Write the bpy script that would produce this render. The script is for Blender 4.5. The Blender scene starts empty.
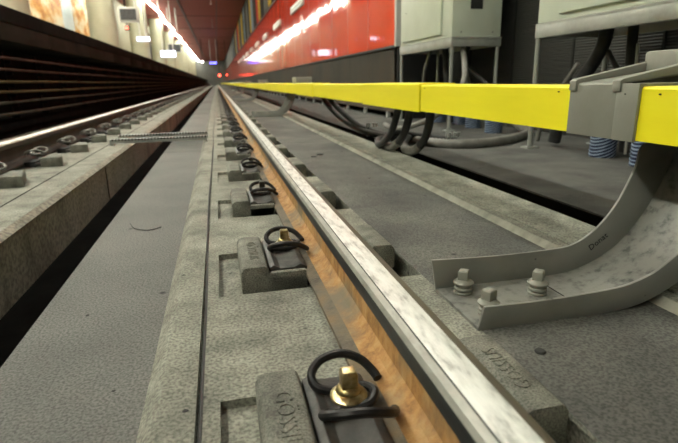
import bpy, bmesh, math, random
from mathutils import Vector, Matrix
random.seed(7)
S = bpy.context.scene
COL = S.collection
PI = math.pi

# ------------------------------------------------------------------ materials
def newmat(name):
    m = bpy.data.materials.new(name); m.use_nodes = True
    nt = m.node_tree; b = nt.nodes['Principled BSDF']
    return m, nt, b

def simple(name, col, rough=.6, metal=0, spec=None, coat=0):
    m, nt, b = newmat(name)
    b.inputs['Base Color'].default_value = (*col, 1)
    b.inputs['Roughness'].default_value = rough
    b.inputs['Metallic'].default_value = metal
    if spec is not None: b.inputs['Specular IOR Level'].default_value = spec
    if coat: b.inputs['Coat Weight'].default_value = coat
    return m

def noisy(name, cols, scale=8, rough=.8, bump=.3, bscale=60, metal=0, stretch=(1, 1, 1), speck=0, bdist=.004, detail=6, pos=None, rvar=0, spots=None, spec=None):
    """noise-mottled surface: cols = list of colours on a ramp; speck darkens small spots"""
    m, nt, b = newmat(name)
    N = nt.nodes; L = nt.links
    tc = N.new('ShaderNodeTexCoord'); mp = N.new('ShaderNodeMapping')
    g = N.new('ShaderNodeNewGeometry')
    mp.inputs['Scale'].default_value = stretch
    L.new(g.outputs['Position'], mp.inputs['Vector'])
    n = N.new('ShaderNodeTexNoise'); n.inputs['Scale'].default_value = scale; n.inputs['Detail'].default_value = detail
    n.inputs['Roughness'].default_value = .62
    L.new(mp.outputs[0], n.inputs['Vector'])
    r = N.new('ShaderNodeValToRGB'); e = r.color_ramp.elements
    ps = pos or [.32 + .36 * i / (len(cols) - 1) for i in range(len(cols))]
    e[0].position = ps[0]; e[0].color = (*cols[0], 1); e[1].position = ps[-1]; e[1].color = (*cols[-1], 1)
    for p, c in list(zip(ps, cols))[1:-1]:
        q = e.new(p); q.color = (*c, 1)
    L.new(n.outputs['Fac'], r.inputs['Fac'])
    out = r.outputs['Color']
    if speck:
        n2 = N.new('ShaderNodeTexNoise'); n2.inputs['Scale'].default_value = speck; n2.inputs['Detail'].default_value = 3
        L.new(g.outputs['Position'], n2.inputs['Vector'])
        r2 = N.new('ShaderNodeValToRGB'); r2.color_ramp.elements[0].position = .36; r2.color_ramp.elements[1].position = .60
        r2.color_ramp.elements[0].color = (.55, .55, .55, 1); r2.color_ramp.elements[1].color = (1.15, 1.15, 1.15, 1)
        L.new(n2.outputs['Fac'], r2.inputs['Fac'])
        mx = N.new('ShaderNodeMix'); mx.data_type = 'RGBA'; mx.blend_type = 'MULTIPLY'; mx.inputs[0].default_value = 1
        L.new(out, mx.inputs[6]); L.new(r2.outputs['Color'], mx.inputs[7]); out = mx.outputs[2]
    if spots:                                       # sparse dark oil / dirt spots: (scale, threshold, colour)
        v = N.new('ShaderNodeTexVoronoi'); v.inputs['Scale'].default_value = spots[0]
        L.new(g.outputs['Position'], v.inputs['Vector'])
        r3 = N.new('ShaderNodeValToRGB'); r3.color_ramp.elements[0].position = spots[1]; r3.color_ramp.elements[1].position = spots[1] + .05
        r3.color_ramp.elements[0].color = (1, 1, 1, 1); r3.color_ramp.elements[1].color = (0, 0, 0, 1)
        L.new(v.outputs['Distance'], r3.inputs['Fac'])
        mx = N.new('ShaderNodeMix'); mx.data_type = 'RGBA'
        L.new(r3.outputs['Color'], mx.inputs[0]); L.new(out, mx.inputs[6]); mx.inputs[7].default_value = (*spots[2], 1); out = mx.outputs[2]
    L.new(out, b.inputs['Base Color'])
    if spec is not None: b.inputs['Specular IOR Level'].default_value = spec
    b.inputs['Roughness'].default_value = rough; b.inputs['Metallic'].default_value = metal
    if rvar:
        mr = N.new('ShaderNodeMapRange'); mr.inputs['To Min'].default_value = rough - rvar; mr.inputs['To Max'].default_value = rough + rvar
        L.new(n.outputs['Fac'], mr.inputs['Value']); L.new(mr.outputs[0], b.inputs['Roughness'])
    if bump:
        nb = N.new('ShaderNodeTexNoise'); nb.inputs['Scale'].default_value = bscale; nb.inputs['Detail'].default_value = 5
        L.new(mp.outputs[0], nb.inputs['Vector'])
        bp = N.new('ShaderNodeBump'); bp.inputs['Strength'].default_value = bump; bp.inputs['Distance'].default_value = bdist
        L.new(nb.outputs['Fac'], bp.inputs['Height']); L.new(bp.outputs[0], b.inputs['Normal'])
    return m

def emit(name, col, s, base=(.1, .1, .1)):
    m, nt, b = newmat(name)
    b.inputs['Base Color'].default_value = (*base, 1)
    b.inputs['Emission Color'].default_value = (*col, 1); b.inputs['Emission Strength'].default_value = s
    return m

def grey(v, w=1.0): return (v * 1.0 * w, v * 1.0, v * .82 / w)

M = {}
M['plinth'] = noisy('plinth concrete', [grey(0.144), grey(0.240), grey(0.326)], 9, .85, .5, 170, speck=170, spots=(14, .045, (.04, .04, .035)))
M['bed'] = noisy('bed concrete', [(0.1254, 0.1277, 0.1178), (0.1558, 0.1573, 0.1444), (0.1786, 0.1786, 0.1634)], 2.2, .85, .3, 220, speck=200, spots=(6, .02, (.03, .03, .03)))
M['slab'] = noisy('dark grey slab concrete', [(0.0595, 0.0595, 0.0544), (0.0978, 0.0969, 0.0892), (0.1360, 0.1343, 0.1207)], 4, .85, .5, 180, speck=260, spots=(7, .03, (.02, .02, .02)))
M['slabmid'] = noisy('worn grey slab', [(0.0585, 0.0601, 0.0562), (0.1014, 0.1014, 0.0920), (0.1482, 0.1459, 0.1287)], 2.6, .85, .5, 180, speck=180, spots=(8, .03, (.02, .02, .02)))
M['edge'] = noisy('worn lit edge', [(0.1716, 0.1716, 0.1404), (0.2808, 0.2769, 0.2262), (0.3588, 0.3510, 0.2964)], 9, .8, .4, 120)  # wear plus the light caught by the curb slope, put into the colour
M['plinthside'] = noisy('stained plinth side', [(0.1320, 0.1122, 0.0858), (0.2376, 0.2178, 0.1716), (0.2904, 0.2640, 0.2178)], 2.5, .85, .3, 50, stretch=(1, 1, .5), speck=60)
M['block'] = noisy('cast shoulder block', [grey(0.095), grey(0.173), grey(0.251)], 16, .8, .5, 220, speck=300)
M['dirt_shade'] = noisy('black grime and shade', [(.004, .004, .004), (.010, .010, .009)], 5, .95, .3, 40, spec=.05)  # near-black for grime, and for shade painted on the duct side
M['clamp'] = noisy('oily spring steel', [(.012, .012, .013), (.045, .042, .04)], 30, .42, .15, 200, metal=.55)
M['clipgrey'] = noisy('pale spring steel', [(0.0840, 0.0805, 0.0700), (0.2100, 0.2030, 0.1820)], 30, .4, .15, 200, metal=.4)  # paler grey version of the clamp steel, for the left rail
M['plate'] = noisy('dark guide plate', [(.03, .03, .03), (.10, .095, .085)], 25, .5, .2, 150, metal=.4)
M['bolt'] = noisy('greased bolt steel', [(.03, .027, .022), (.10, .09, .07)], 60, .38, .2, 150, metal=.8)
M['brass'] = noisy('yellow plated bolt', [(.12, .09, .04), (.48, .39, .18), (.70, .62, .38)], 45, .28, .15, 150, metal=.9)
M['pad'] = simple('rubber pad', (.02, .02, .02), .8)
M['hose'] = noisy('black hose rubber', [(.012, .012, .012), (.03, .03, .03)], 15, .55, .1, 80)
M['greyhose'] = noisy('grey hose', [(0.1200, 0.1162, 0.1013), (0.2025, 0.1950, 0.1725)], 20, .5, .1, 80)
M['bracket'] = noisy('grey coated bracket', [(0.1600, 0.1600, 0.1440), (0.2160, 0.2160, 0.1960), (0.2400, 0.2400, 0.2160)], 4, .34, .06, 60, spots=(22, .035, (.05, .05, .05)), rvar=.08)
M['bracketweb'] = noisy('worn bracket floor', [(.085, .085, .08), (.17, .17, .155), (.215, .215, .195), (.225, .225, .20)], 34, .4, .15, 120, pos=[.34, .43, .52, .7])
M['cover'] = noisy('yellow plastic cover', [(.88, .78, .012), (.93, .83, .016), (.96, .87, .03)], 3, .42, .05, 200, stretch=(1, .4, 3))
M['joint'] = noisy('grey plastic joint', [(0.2080, 0.2080, 0.1760), (0.2400, 0.2400, 0.2040), (0.2640, 0.2640, 0.2240)], 5, .5, .08, 100)
M['cabinet'] = noisy('cabinet paint', [(.55, .60, .50), (.62, .67, .57)], 3, .42, .03, 100)
M['cabframe'] = noisy('galvanised frame', [(0.2850, 0.2945, 0.2660), (0.3990, 0.4085, 0.3800)], 8, .45, .05, 100, metal=.3)
M['black'] = simple('black', (.012, .012, .012), .6)
M['dado'] = noisy('brown grey dado panel', [(0.0248, 0.0231, 0.0187), (0.0413, 0.0374, 0.0286), (0.0550, 0.0385, 0.0248)], 1.2, .6, .15, 20, stretch=(1, 1, .6), spec=.12)
M['brownedge'] = noisy('brown ledge', [(0.0400, 0.0280, 0.0176), (0.0880, 0.0600, 0.0400)], 3, .7, .2, 40)
M['white'] = simple('white paint', (.62, .62, .58), .45)
M['postwhite'] = simple('grey white paint', (.42, .42, .40), .5)
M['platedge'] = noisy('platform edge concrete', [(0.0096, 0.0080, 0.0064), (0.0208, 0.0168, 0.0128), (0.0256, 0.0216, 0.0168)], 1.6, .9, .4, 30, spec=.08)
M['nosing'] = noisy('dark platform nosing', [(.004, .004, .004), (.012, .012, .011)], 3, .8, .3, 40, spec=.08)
M['cabred'] = noisy('reddish brown cable', [(0.0240, 0.0144, 0.0112), (0.0800, 0.0480, 0.0360)], 3, .8, .1, 60, spec=.15)
M['cabyel'] = noisy('ochre cable', [(0.0320, 0.0272, 0.0128), (0.1200, 0.1000, 0.0480)], 3, .8, .1, 60, spec=.15)
M['cabgrey'] = noisy('dusty cable', [(0.0240, 0.0224, 0.0176), (0.0720, 0.0680, 0.0520)], 3, .8, .1, 60, spec=.15)
M['pillar'] = noisy('cream pillar', [(0.3740, 0.3655, 0.2550), (0.4590, 0.4420, 0.3230)], 1.5, .55, .05, 30)
M['cream'] = noisy('cream wall', [(0.2652, 0.2496, 0.1638), (0.3588, 0.3432, 0.2340)], .8, .6, .05, 30, stretch=(1, 1.4, .3))
M['blueish'] = noisy('pale blue strip', [(.50, .60, .62), (.66, .74, .74)], 3, .4, .05, 30)
M['mosaic'] = noisy('orange marbled panel', [(.42, .13, .02), (.62, .34, .08), (.72, .62, .42), (.75, .70, .55)], 1.6, .45, .1, 30, stretch=(1, .8, 1.2), pos=[.36, .46, .56, .66])
M['platfloor'] = simple('platform tiles', (.35, .34, .31), .5)
M['lamp'] = emit('fluorescent tube', (.97, 1, .86), 30)
M['lampbody'] = simple('lamp body', (.5, .48, .45), .5)
M['bluelight'] = emit('blue lit lettering', (.10, .10, 1), 2.2)
M['whitelight'] = emit('lit sign face', (.80, .84, 1), 1.6)
M['redlight'] = emit('red signal light', (1, .06, .03), 3)
M['smallamp'] = emit('small lamp', (1, .95, .85), 6)
M['screen'] = noisy('screen', [(.045, .05, .055), (.09, .095, .10)], 10, .4, 0)
M['conduit'] = None
M['trackhaze'] = noisy('hazy tunnel end', [(.09, .095, .085), (.16, .16, .145)], .5, .9, 0)  # base grey lifted to suggest the lit haze at the hall end
M['reddebris'] = simple('dark scrap', (.015, .014, .013), .7)

# ceiling: dark red lamellae running across the hall
def ceiling_mat():
    m, nt, b = newmat('red lamella ceiling'); N = nt.nodes; L = nt.links
    g = N.new('ShaderNodeNewGeometry'); w = N.new('ShaderNodeTexWave')
    w.bands_direction = 'Y'; w.inputs['Scale'].default_value = .6; w.inputs['Distortion'].default_value = .2
    L.new(g.outputs['Position'], w.inputs['Vector'])
    r = N.new('ShaderNodeValToRGB'); r.color_ramp.elements[0].color = (.21, .040, .026, 1); r.color_ramp.elements[1].color = (.30, .062, .042, 1)
    L.new(w.outputs['Fac'], r.inputs['Fac']); L.new(r.outputs[0], b.inputs['Base Color'])
    b.inputs['Roughness'].default_value = .6
    b.inputs['Specular IOR Level'].default_value = .3
    return m
M['ceiling'] = ceiling_mat()

def redwall_mat():
    m, nt, b = newmat('red enamel panels'); N = nt.nodes; L = nt.links
    g = N.new('ShaderNodeNewGeometry'); mp = N.new('ShaderNodeMapping'); mp.inputs['Scale'].default_value = (1, 1.0, .12)
    L.new(g.outputs['Position'], mp.inputs['Vector'])
    n = N.new('ShaderNodeTexNoise'); n.inputs['Scale'].default_value = 1.6; n.inputs['Detail'].default_value = 3
    L.new(mp.outputs[0], n.inputs['Vector'])
    bp = N.new('ShaderNodeBump'); bp.inputs['Strength'].default_value = .30; bp.inputs['Distance'].default_value = .03
    L.new(n.outputs['Fac'], bp.inputs['Height']); L.new(bp.outputs[0], b.inputs['Normal'])
    r = N.new('ShaderNodeValToRGB'); r.color_ramp.elements[0].color = (.52, .034, .012, 1); r.color_ramp.elements[1].color = (.62, .050, .018, 1)
    L.new(n.outputs['Fac'], r.inputs['Fac']); L.new(r.outputs[0], b.inputs['Base Color'])
    b.inputs['Roughness'].default_value = .05
    b.inputs['Specular IOR Level'].default_value = .09
    return m
M['red'] = redwall_mat()

def conduit_mat():
    m, nt, b = newmat('blue spiral conduit'); N = nt.nodes; L = nt.links
    tc = N.new('ShaderNodeTexCoord'); mp = N.new('ShaderNodeMapping'); mp.inputs['Rotation'].default_value = (0, math.radians(25), 0)
    L.new(tc.outputs['Object'], mp.inputs['Vector'])
    w = N.new('ShaderNodeTexWave'); w.bands_direction = 'Z'; w.inputs['Scale'].default_value = 18; w.inputs['Distortion'].default_value = 0
    L.new(mp.outputs[0], w.inputs['Vector'])
    r = N.new('ShaderNodeValToRGB'); r.color_ramp.elements[0].position = .62; r.color_ramp.elements[1].position = .85
    r.color_ramp.elements[0].color = (.006, .014, .05, 1); r.color_ramp.elements[1].color = (.30, .38, .50, 1)
    L.new(w.outputs['Fac'], r.inputs['Fac']); L.new(r.outputs[0], b.inputs['Base Color']); b.inputs['Roughness'].default_value = .45
    return m
M['conduit'] = conduit_mat()

def ribbed_mat():
    m, nt, b = newmat('dark ribbed panel'); N = nt.nodes; L = nt.links
    g = N.new('ShaderNodeNewGeometry'); w = N.new('ShaderNodeTexWave'); w.bands_direction = 'Z'; w.inputs['Scale'].default_value = 16
    L.new(g.outputs['Position'], w.inputs['Vector'])
    bp = N.new('ShaderNodeBump'); bp.inputs['Strength'].default_value = .7; bp.inputs['Distance'].default_value = .01
    L.new(w.outputs['Fac'], bp.inputs['Height']); L.new(bp.outputs[0], b.inputs['Normal'])
    b.inputs['Base Color'].default_value = (.034, .034, .030, 1); b.inputs['Roughness'].default_value = .55
    return m
M['ribbed'] = ribbed_mat()

# rail steel: rust on web, greyer dust on the outer foot, bands follow the profile
def rust_mat():
    m, nt, b = newmat('rusty rail web'); N = nt.nodes; L = nt.links
    g = N.new('ShaderNodeNewGeometry'); mp = N.new('ShaderNodeMapping'); mp.inputs['Scale'].default_value = (1, 1, .55)
    L.new(g.outputs['Position'], mp.inputs['Vector'])
    n = N.new('ShaderNodeTexNoise'); n.inputs['Scale'].default_value = 38; n.inputs['Detail'].default_value = 10; n.inputs['Distortion'].default_value = .15; n.inputs['Roughness'].default_value = .7
    L.new(mp.outputs[0], n.inputs['Vector'])
    r = N.new('ShaderNodeValToRGB'); e = r.color_ramp.elements
    e[0].position = .3; e[0].color = (.19, .095, .04, 1); e[1].position = .72; e[1].color = (.56, .38, .17, 1)
    q = e.new(.5); q.color = (.44, .23, .075, 1)
    L.new(n.outputs['Fac'], r.inputs['Fac'])
    # grime scatter
    n2 = N.new('ShaderNodeTexNoise'); n2.inputs['Scale'].default_value = 7; n2.inputs['Detail'].default_value = 5
    L.new(g.outputs['Position'], n2.inputs['Vector'])
    r2 = N.new('ShaderNodeValToRGB'); r2.color_ramp.elements[0].position = .52; r2.color_ramp.elements[1].position = .68
    L.new(n2.outputs['Fac'], r2.inputs['Fac'])
    mx = N.new('ShaderNodeMix'); mx.data_type = 'RGBA'; L.new(r2.outputs[0], mx.inputs[0]); L.new(r.outputs[0], mx.inputs[6]); mx.inputs[7].default_value = (.20, .165, .11, 1)
    L.new(mx.outputs[2], b.inputs['Base Color']); b.inputs['Roughness'].default_value = .7; b.inputs['Metallic'].default_value = .1
    bp = N.new('ShaderNodeBump'); bp.inputs['Strength'].default_value = .5; bp.inputs['Distance'].default_value = .003
    L.new(n.outputs['Fac'], bp.inputs['Height']); L.new(bp.outputs[0], b.inputs['Normal'])
    return m
M['rust'] = rust_mat()
M['footdust'] = noisy('dusty rail foot', [(0.0765, 0.0663, 0.0510), (0.1615, 0.1360, 0.0978), (0.2210, 0.1530, 0.0765)], 12, .65, .4, 150, metal=.15)
M['headside'] = noisy('dark rail head side', [(0.0280, 0.0320, 0.0336), (0.0600, 0.0640, 0.0640)], 10, .4, .15, 100, metal=.6, stretch=(1, .3, 1))
M['gaugeband'] = noisy('worn gauge corner', [(0.3060, 0.3060, 0.2700), (0.5220, 0.5220, 0.4680)], 40, .4, .3, 200, metal=.3, stretch=(1, .35, 1))
M['groovemat'] = simple('dark seam', (.05, .055, .05), .5, .5)
M['polish_sheen'] = noisy('polished running surface', [(.40, .41, .39), (.68, .69, .66), (.82, .83, .80)], 75, .42, .6, 160, metal=.25, stretch=(1, .22, 1), pos=[.36, .46, .58], bdist=.002)  # pale, barely metallic base colour carries the sheen of reflected lamps
M['headbrown'] = noisy('brown outer rail head', [(.06, .05, .033), (.12, .10, .07)], 9, .55, .3, 120, metal=.25, stretch=(1, .3, 1))
M['darkweb'] = noisy('dark rail web', [(.02, .016, .013), (.05, .04, .032)], 8, .7, .3, 60)

# ------------------------------------------------------------------ mesh helpers
class MB:
    def __init__(s): s.v = []; s.f = []; s.m = []
    def add(s, vs, fs, mi=0):
        o = len(s.v); s.v += [tuple(v) for v in vs]
        s.f += [tuple(i + o for i in f) for f in fs]; s.m += [mi] * len(fs) if isinstance(mi, int) else list(mi)
        return s
    def box(s, x0, x1, y0, y1, z0, z1, mi=0):
        x0, x1 = sorted((x0, x1)); y0, y1 = sorted((y0, y1)); z0, z1 = sorted((z0, z1))
        return s.add([(x0, y0, z0), (x1, y0, z0), (x1, y1, z0), (x0, y1, z0), (x0, y0, z1), (x1, y0, z1), (x1, y1, z1), (x0, y1, z1)],
                     [(3, 2, 1, 0), (4, 5, 6, 7), (0, 1, 5, 4), (1, 2, 6, 5), (2, 3, 7, 6), (3, 0, 4, 7)], mi)
    def prism(s, prof, a0, a1, axis='y', mi=0, cuts=None):
        """closed profile (list of 2d points, ccw seen from -axis) swept along an axis. mi: int or per-edge list"""
        n = len(prof); st = [a0] + list(cuts or []) + [a1]
        def P(p, a): return {'y': (p[0], a, p[1]), 'x': (a, p[0], p[1]), 'z': (p[0], p[1], a)}[axis]
        vs = [P(p, a) for a in st for p in prof]; fs = []; ms = []
        for k in range(len(st) - 1):
            for i in range(n):
                j = (i + 1) % n
                fs.append((k * n + i, k * n + j, (k + 1) * n + j, (k + 1) * n + i)); ms.append(mi if isinstance(mi, int) else mi[i])
        fs.append(tuple(range(n - 1, -1, -1))); ms.append(mi if isinstance(mi, int) else mi[0])
        fs.append(tuple((len(st) - 1) * n + i for i in range(n))); ms.append(mi if isinstance(mi, int) else mi[0])
        return s.add(vs, fs, ms)
    def tube(s, path, r, n=10, mi=0, rib=None):
        P = [Vector(p) for p in path]; vs = []; fs = []; up = None; L = len(P)
        for k, p in enumerate(P):
            t = (P[min(k + 1, L - 1)] - P[max(k - 1, 0)]).normalized()
            if up is None: up = t.orthogonal().normalized()
            up = (up - t * up.dot(t)).normalized(); sd = t.cross(up)
            rr = (r[k] if isinstance(r, (list, tuple)) else r) * (1 + (rib if rib and k % 2 else 0))
            for i in range(n):
                a = 2 * PI * i / n; vs.append(p + (up * math.cos(a) + sd * math.sin(a)) * rr)
        for k in range(L - 1):
            for i in range(n):
                j = (i + 1) % n; fs.append((k * n + i, k * n + j, (k + 1) * n + j, (k + 1) * n + i))
        fs.append(tuple(range(n - 1, -1, -1))); fs.append(tuple((L - 1) * n + i for i in range(n)))
        return s.add(vs, fs, mi)
    def lathe(s, prof, c=(0, 0, 0), n=16, mi=0, sides=None):
        """prof: list of (r, z)"""
        vs = []; fs = []
        for r, z in prof:
            for i in range(n): a = 2 * PI * (i + .5) / n; vs.append((c[0] + r * math.cos(a), c[1] + r * math.sin(a), c[2] + z))
        for k in range(len(prof) - 1):
            for i in range(n): j = (i + 1) % n; fs.append((k * n + i, k * n + j, (k + 1) * n + j, (k + 1) * n + i))
        fs.append(tuple(range(n - 1, -1, -1))); fs.append(tuple((len(prof) - 1) * n + i for i in range(n)))
        return s.add(vs, fs, mi)
    def build(s, name, mats, parent=None, bevel=0, seg=2, smooth=35):
        me = bpy.data.meshes.new(name); me.from_pydata(s.v, [], s.f)
        if not isinstance(mats, (list, tuple)): mats = [mats]
        for m in mats: me.materials.append(m)
        me.polygons.foreach_set('material_index', s.m)
        bm = bmesh.new(); bm.from_mesh(me); bmesh.ops.recalc_face_normals(bm, faces=bm.faces)
        if bevel:
            es = [e for e in bm.edges if len(e.link_faces) == 2 and e.calc_face_angle(0) > .5]
            bmesh.ops.bevel(bm, geom=es, offset=bevel, segments=seg, profile=.5, affect='EDGES', clamp_overlap=True)
        bm.to_mesh(me); bm.free()
        me.shade_smooth() if hasattr(me, 'shade_smooth') else None
        if hasattr(me, 'set_sharp_from_angle'): me.set_sharp_from_angle(angle=math.radians(smooth))
        o = bpy.data.objects.new(name, me); COL.objects.link(o)
        if parent: o.parent = parent
        return o

def catmull(pts, k=6):
    P = [Vector(p) for p in pts]; out = []
    for i in range(len(P) - 1):
        p0 = P[max(i - 1, 0)]; p1 = P[i]; p2 = P[i + 1]; p3 = P[min(i + 2, len(P) - 1)]
        for j in range(k):
            t = j / k
            out.append(.5 * ((2 * p1) + (-p0 + p2) * t + (2 * p0 - 5 * p1 + 4 * p2 - p3) * t * t + (-p0 + 3 * p1 - 3 * p2 + p3) * t ** 3))
    out.append(P[-1]); return out

def tag(o, label, cat, group=None):
    o['label'] = label; o['category'] = cat
    if group: o['group'] = group
    return o
def struct(o, label=None, cat=None):
    o['kind'] = 'structure'
    if label: o['label'] = label
    if cat: o['category'] = cat
    return o
def empty(name, loc, label, cat, group=None):
    o = bpy.data.objects.new(name, None); COL.objects.link(o); o.location = loc; o.empty_display_size = .05
    return tag(o, label, cat, group)
def copy_tree(o, parent=None):
    c = o.copy(); COL.objects.link(c)
    if parent: c.parent = parent
    for ch in list(o.children): copy_tree(ch, c)
    return c
NUM = ['nearest', 'second', 'third', 'fourth', 'fifth', 'sixth', 'seventh', 'eighth', 'ninth', 'tenth', 'eleventh', 'twelfth', 'thirteenth',
       'fourteenth', 'fifteenth', 'sixteenth', 'seventeenth', 'eighteenth', 'nineteenth', 'twentieth']

def text_mesh(name, body, size, depth, mat, parent, mtx):
    cu = bpy.data.curves.new(name, 'FONT'); cu.body = body; cu.size = size; cu.extrude = depth; cu.align_x = 'CENTER'; cu.align_y = 'CENTER'; cu.resolution_u = 2
    tmp = bpy.data.objects.new(name + '_src', cu); COL.objects.link(tmp)
    bpy.context.view_layer.update()
    me = bpy.data.meshes.new_from_object(tmp.evaluated_get(bpy.context.evaluated_depsgraph_get()))
    bpy.data.objects.remove(tmp); bpy.data.curves.remove(cu)
    me.name = name; me.materials.clear(); me.materials.append(mat); me.transform(mtx)
    o = bpy.data.objects.new(name, me); COL.objects.link(o); o.parent = parent
    return o

# ------------------------------------------------------------------ key numbers (metres; x across, y along the track, z above rail top)
YE = 118.0                # end of the hall
YB = -9.0                 # behind the photographer
ZP = -.165                # top of rail plinth
ZPIT = -.180
PITCH = .70
RC = .2365                # centre line of the near rail
RL = -1.2335              # centre line of the far (left) rail
WX = 2.1                  # right wall
ZC = 5.0                  # ceiling

# ------------------------------------------------------------------ track bed
b = MB()
ys = [-1.0 + 5 * i for i in range(24)] + [YE]
for a, c in zip(ys[:-1], ys[1:]):
    b.box(-.44, -.128, a + .001, c - .001, -.62, -.200)           # walkway slabs between the rails
struct(b.build('floor', M['bed'], bevel=.004))
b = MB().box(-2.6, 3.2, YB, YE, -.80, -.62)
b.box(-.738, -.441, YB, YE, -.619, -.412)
struct(b.build('floor', M['dirt_shade']))
# near plinth: left chamfer + top, with rectangular tie-plate pits
b = MB()
PX0, PX1 = -.034, .460
nfast = 62
pits = [(.39 + PITCH * i, .69 + PITCH * i) for i in range(-2, nfast)]
prev = YB
b_top = []
for p0, p1 in pits + [(None, None)]:
    e = p0 if p0 is not None else YE
    b_top.append((prev, e)); prev = p1
prof = [(-.135, ZP - .006), (-.118, ZP), (PX0, ZP)]
def strip(b, x0, x1, y0, y1, z0, z1=None):
    z1 = z0 if z1 is None else z1
    b.add([(x0, y0, z0), (x1, y0, z1), (x1, y1, z1), (x0, y1, z0)], [(0, 1, 2, 3)])
GX = -.066                                                      # expansion groove with the thin cable
for x0, x1, z0, z1 in [(-.160, -.135, -.202, -.171), (-.135, -.125, -.171, ZP), (-.125, GX - .004, ZP, ZP), (GX + .004, PX0, ZP, ZP), (.884, .922, -.147, -.150),
                       (.930, 1.117, -.150, -.150), (1.117, 1.125, -.150, -.158)]:
    strip(b, x0, x1, YB, YE, z0, z1)
strip(b, GX - .004, GX - .004, YB, YE, ZP, ZP - .015); strip(b, GX + .004, GX + .004, YB, YE, ZP - .015, ZP); strip(b, GX - .004, GX + .004, YB, YE, ZP - .015, ZP - .015)
strip(b, .922, .922, YB, YE, -.150, -.165); strip(b, .930, .930, YB, YE, -.165, -.150); strip(b, .922, .930, YB, YE, -.165, -.165)
strip(b, 1.125, 1.125, YB, YE, -.158, -.60); strip(b, -.160, -.160, YB, YE, -.30, -.202)
for y0, y1 in b_top: strip(b, PX0, PX1, y0, y1, ZP)
for p0, p1 in pits:
    strip(b, PX0, .395, p0, p1, ZPIT); strip(b, .395, PX1, p0, p1, -.25)  # outer strip sunk deeper to hold the dark of the block's shadow
    for yy in (p0, p1):
        b.add([(PX0, yy, ZP), (.395, yy, ZP), (.395, yy, ZPIT), (PX0, yy, ZPIT)], [(0, 1, 2, 3)])
        b.add([(.395, yy, ZP), (PX1, yy, ZP), (PX1, yy, -.25), (.395, yy, -.25)], [(0, 1, 2, 3)])
    b.add([(.395, p0, ZPIT), (.395, p1, ZPIT), (.395, p1, -.25), (.395, p0, -.25)], [(3, 2, 1, 0)])
    b.add([(PX0, p0, ZP), (PX0, p1, ZP), (PX0, p1, ZPIT), (PX0, p0, ZPIT)], [(3, 2, 1, 0)])
    b.add([(PX1, p0, ZP), (PX1, p1, ZP), (PX1, p1, -.25), (PX1, p0, -.25)], [(0, 1, 2, 3)])
def build_raw(b, name, mat):
    me = bpy.data.meshes.new(name); me.from_pydata(b.v, [], b.f); me.materials.append(mat)
    o = bpy.data.objects.new(name, me); COL.objects.link(o); return o
struct(build_raw(b, 'trim_1', M['plinth']))
b = MB(); strip(b, PX1, .868, YB, YE, ZP); struct(build_raw(b, 'floor', M['slabmid']))
b = MB(); strip(b, .868, .886, YB, YE, ZP, -.147); strip(b, .886, .892, YB, YE, -.147, -.1495); struct(build_raw(b, 'trim_15', M['edge']))
# left plinth
b = MB()
b.prism([(-2.0, -.62), (-.75, -.62), (-.735, -.20), (-.727, -.182), (-.752, ZP), (-2.0, ZP)][::1], YB, YE, 'y')
struct(b.build('trim_2', M['plinthside']))
b = MB().box(-1.55, -.753, YB, YE, ZP - .004, ZP + .001)
struct(b.build('trim_3', M['plinth']))
b = MB()
for y in [i * 6.0 + 3.42 for i in range(18)]: b.box(-.7366, -.7335, y, y + .012, -.6, -.182)
struct(b.build('trim_4', M['dirt_shade']))
b = MB().box(-.905, -.897, YB, YE, ZP - .003, ZP + .0016)
struct(b.build('trim_5', M['dirt_shade']))
# right hand floor beyond the cable duct, kept black for the cover's shadow band
b = MB().box(1.27, 3.1, YB, YE, -.60, ZP); pass
struct(b.build('floor', M['slab'], bevel=.004))
struct(MB().box(1.262, 1.272, YB, YE, -.60, ZP - .006).build('trim_16', M['dirt_shade']))  # added dark liner paints the cover's shadow onto the duct side

# ------------------------------------------------------------------ rails
def rail_profile(flip):
    # (x, z) from gauge side; flip mirrors so the gauge side is +x
    p = [(-.0625, -.149), (-.0625, -.139), (-.040, -.132), (-.018, -.124), (-.0085, -.112), (-.0075, -.080), (-.0085, -.050), (-.017, -.041),
         (-.0335, -.036), (-.0342, -.012), (-.031, -.004), (-.0225, -.0012), (-.0215, -.0022), (-.0205, -.0006), (-.004, .0004), (.0155, -.0004), (.027, -.003), (.0335, -.010),
         (.0335, -.036), (.017, -.041), (.0085, -.050), (.0075, -.080), (.0085, -.112), (.018, -.124), (.040, -.132), (.0625, -.139), (.0625, -.149)]
    # edge materials: 0 foot dust,1 rust web,2 head side,3 gauge band,4 seam,5 polish,6 brown
    m = [0, 0, 1, 1, 1, 1, 1, 2, 2, 3, 3, 4, 4, 5, 5, 6, 6, 2, 2, 1, 1, 1, 1, 1, 0, 0, 0]
    if flip:
        p = [(-x, z) for x, z in p][::-1]; n = len(m); m = [m[(n - 2 - i) % n] for i in range(n)]
    return p, m
railm = [M[k] for k in ('footdust', 'rust', 'headside', 'gaugeband', 'groovemat', 'polish_sheen', 'headbrown')]
def rail(x, flip, label, mats):
    p, m = rail_profile(flip)
    b = MB(); b.prism([(a + x, z) for a, z in p], YB, YE, 'y', m)
    o = b.build('rail', mats, smooth=28); tag(o, label, 'rail'); return o
rail(RC, False, 'long near rail with orange rusty side and bright polished running surface', railm)
rl = [M[k] for k in ('darkweb', 'darkweb', 'darkweb', 'polish_sheen', 'polish_sheen', 'polish_sheen', 'polish_sheen')]  # sheen colour spread over the whole head to widen its highlight
rail(RL, True, 'left rail, dark brown side with a thin bright top, beside the platform', rl)

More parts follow.
